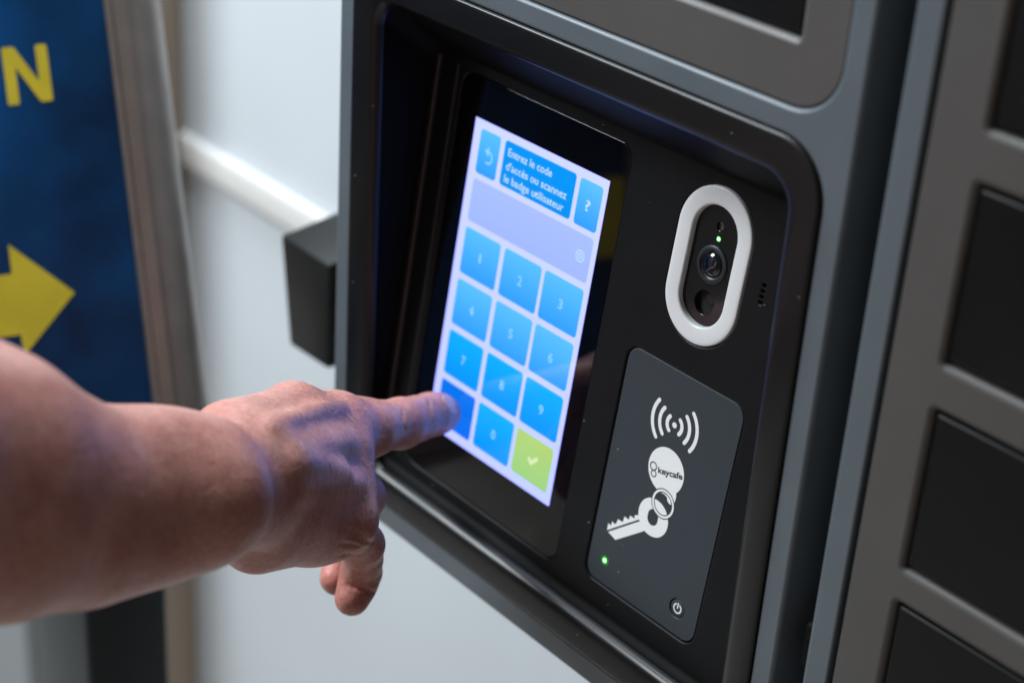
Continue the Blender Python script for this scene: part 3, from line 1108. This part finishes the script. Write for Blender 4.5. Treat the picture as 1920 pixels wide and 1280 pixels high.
def body_field(*cones):
    B.v[:] = 0.05
    for p, q, r0, r1, k in cones:
        B.cone(p, q, r0, r1, k)
    return surface_nets(B)


hv_, hq_ = body_field(((tx, ty, 0.24), (tx, ty + .01, 0.38), .058, .055, .02), ((tx, ty + .015, 0.44), (tx, ty - .005, 0.52), .072, .092, .03),
                      ((tx, ty + .03, 0.375), (tx, ty + .05, 0.375), .045, .040, .03), ((tx, ty + .09, 0.455), (tx, ty + .105, 0.435), .012, .016, .012),
                      ((tx - .085, ty, 0.45), (tx - .085, ty, 0.47), .016, .018, .01), ((tx + .085, ty, 0.45), (tx + .085, ty, 0.47), .016, .018, .01))
put("arm", me, M_skin, person)
put("head", grid_mesh("head", hv_, hq_), M_skin, person)
put("hand", grid_mesh("hand", *body_field(((-0.655, -0.60, -0.27), (-0.655, -0.585, -0.38), .030, .036, .02), ((-0.655, -0.585, -0.38), (-0.65, -0.57, -0.45), .024, .014, .02))), M_skin, person)
M_shirt = mat("grey_shirt_cloth", (0.30, 0.27, 0.25), 0.85, spec=0.2, var=0.1, var_scale=25, bump=0.5, bump_scale=900)
M_trousers = mat("beige_trouser_cloth", (0.60, 0.54, 0.48), 0.85, spec=0.2, var=0.1, var_scale=25, bump=0.5, bump_scale=900)
M_headhair = mat("brown_hair", (0.03, 0.018, 0.011), 0.5, var=0.3, var_scale=120, bump=0.6, bump_scale=260)
put("shirt", grid_mesh("shirt", *body_field(
    ((tx - .09, ty, -0.30), (tx - .10, ty, 0.10), .115, .120, .05), ((tx + .09, ty, -0.30), (tx + .10, ty, 0.10), .115, .120, .05),
    ((tx - .17, ty, 0.19), (tx + .17, ty, 0.19), .068, .068, .06), ((tx, ty, 0.20), (tx, ty, 0.27), .085, .066, .04),
    ((tx + .19, ty + .01, 0.18), (0.045, -0.415, 0.055), .066, .054, .03), ((0.045, -0.415, 0.055), (0.034, -0.335, 0.008), .057, .058, .02),
    ((tx - .19, ty, 0.17), (-0.645, ty, -0.06), .062, .050, .03), ((-0.645, ty, -0.06), (-0.655, -0.605, -0.28), .048, .038, .03))), M_shirt, person)
put("trousers", grid_mesh("trousers", *body_field(
    ((tx - .085, ty, -0.36), (tx - .09, ty + .01, -0.74), .108, .072, .03), ((tx - .09, ty + .01, -0.74), (tx - .09, ty - .01, -1.12), .072, .058, .03),
    ((tx + .085, ty, -0.36), (tx + .09, ty + .01, -0.74), .108, .072, .03), ((tx + .09, ty + .01, -0.74), (tx + .09, ty - .01, -1.12), .072, .058, .03))), M_trousers, person)
put("hair", grid_mesh("hair", *body_field(
    ((tx, ty - .02, 0.50), (tx, ty - .012, 0.535), .098, .094, .03), ((tx, ty - .045, 0.42), (tx, ty - .04, 0.48), .070, .085, .03))), M_headhair, person)
for sx_ in (-1, 1):
    put("shoe", grid_mesh("shoe", *body_field(((tx + .09 * sx_, ty - .03, -1.145), (tx + .095 * sx_, ty + .14, -1.16), .046, .038, .02))), M_post, person)
# nail of the pressing finger: a thin plate following the fingertip
NV = Vol(V.lo, V.lo + H * (V.n - 1), H)
a_ = np.array(NAIL[0], np.float32)
fx = v3("I4") - v3("I3")
fx /= np.linalg.norm(fx)
nz = np.array(NAIL[1], np.float32)
nz -= fx * (nz @ fx)
nz /= np.linalg.norm(nz)
sl, P = NV.win(a_ - 0.014, a_ + 0.014)
q = (P - a_) @ np.stack([fx, np.cross(nz, fx), nz]).T / np.array((0.0062, 0.0052, 0.0042))
ed = (np.sum(np.abs(q) ** 3, -1) ** (1 / 3) - 1) * 0.0045
NV.v[sl] = np.maximum(V.v[sl] - 0.0003, ed)
nvs, nqs = surface_nets(NV)
del NV
M_nail = mat("fingernail", (0.54, 0.30, 0.25), 0.3, var=0.05, var_scale=300)
put("fingernail", grid_mesh("fingernail", nvs, nqs), M_nail, person)
# fine pale hairs on the back of the hand and wrist
nor = np.empty(len(me.vertices) * 3, np.float32)
me.vertices.foreach_get("normal", nor)
nor = nor.reshape(-1, 3)
cc = np.array(cam.location, np.float32)
rng = np.random.default_rng(7)
bmh = bmesh.new()
for nm, rad, cnt_ in (("MK", 0.026, 60), ("RK", 0.022, 44), ("M0", 0.030, 34), ("T1", 0.02, 26)):
    c0 = v3(nm)
    near = np.where(np.linalg.norm(vs - c0, axis=1) < rad)[0]
    near = near[(nor[near] @ np.array((0.5, -0.45, 0.6), np.float32)) > 0.15]
    if not len(near):
        continue
    for i in rng.choice(near, cnt_):
        p, n_ = vs[i], nor[i]
        g = RT * rng.uniform(0.2, 1) + DN * rng.uniform(-0.2, 1.0) + BK * rng.uniform(-.3, .6)
        g = g - n_ * (g @ n_)
        g /= np.linalg.norm(g)
        ln = rng.uniform(0.0022, 0.0048)
        sd = np.cross(n_, g)
        rings_ = []
        for t in (0, .35, .7, 1):
            c_ = p + g * ln * t + n_ * (ln * 0.6 * t * (1.3 - 0.75 * t)) + sd * ln * 0.15 * t * t
            r_ = 0.000055 * (1 - 0.75 * t)
            rings_.append([bmh.verts.new(c_ + r_ * (n_ * math.cos(w_) + sd * math.sin(w_))) for w_ in (0, 2.09, 4.19)])
        ring_strip(bmh, rings_)
M_hair = mat("pale_hair", (0.55, 0.43, 0.33), 0.35)
ho = put("arm_hair", bmh, M_hair, person)
ho["kind"] = "stuff"
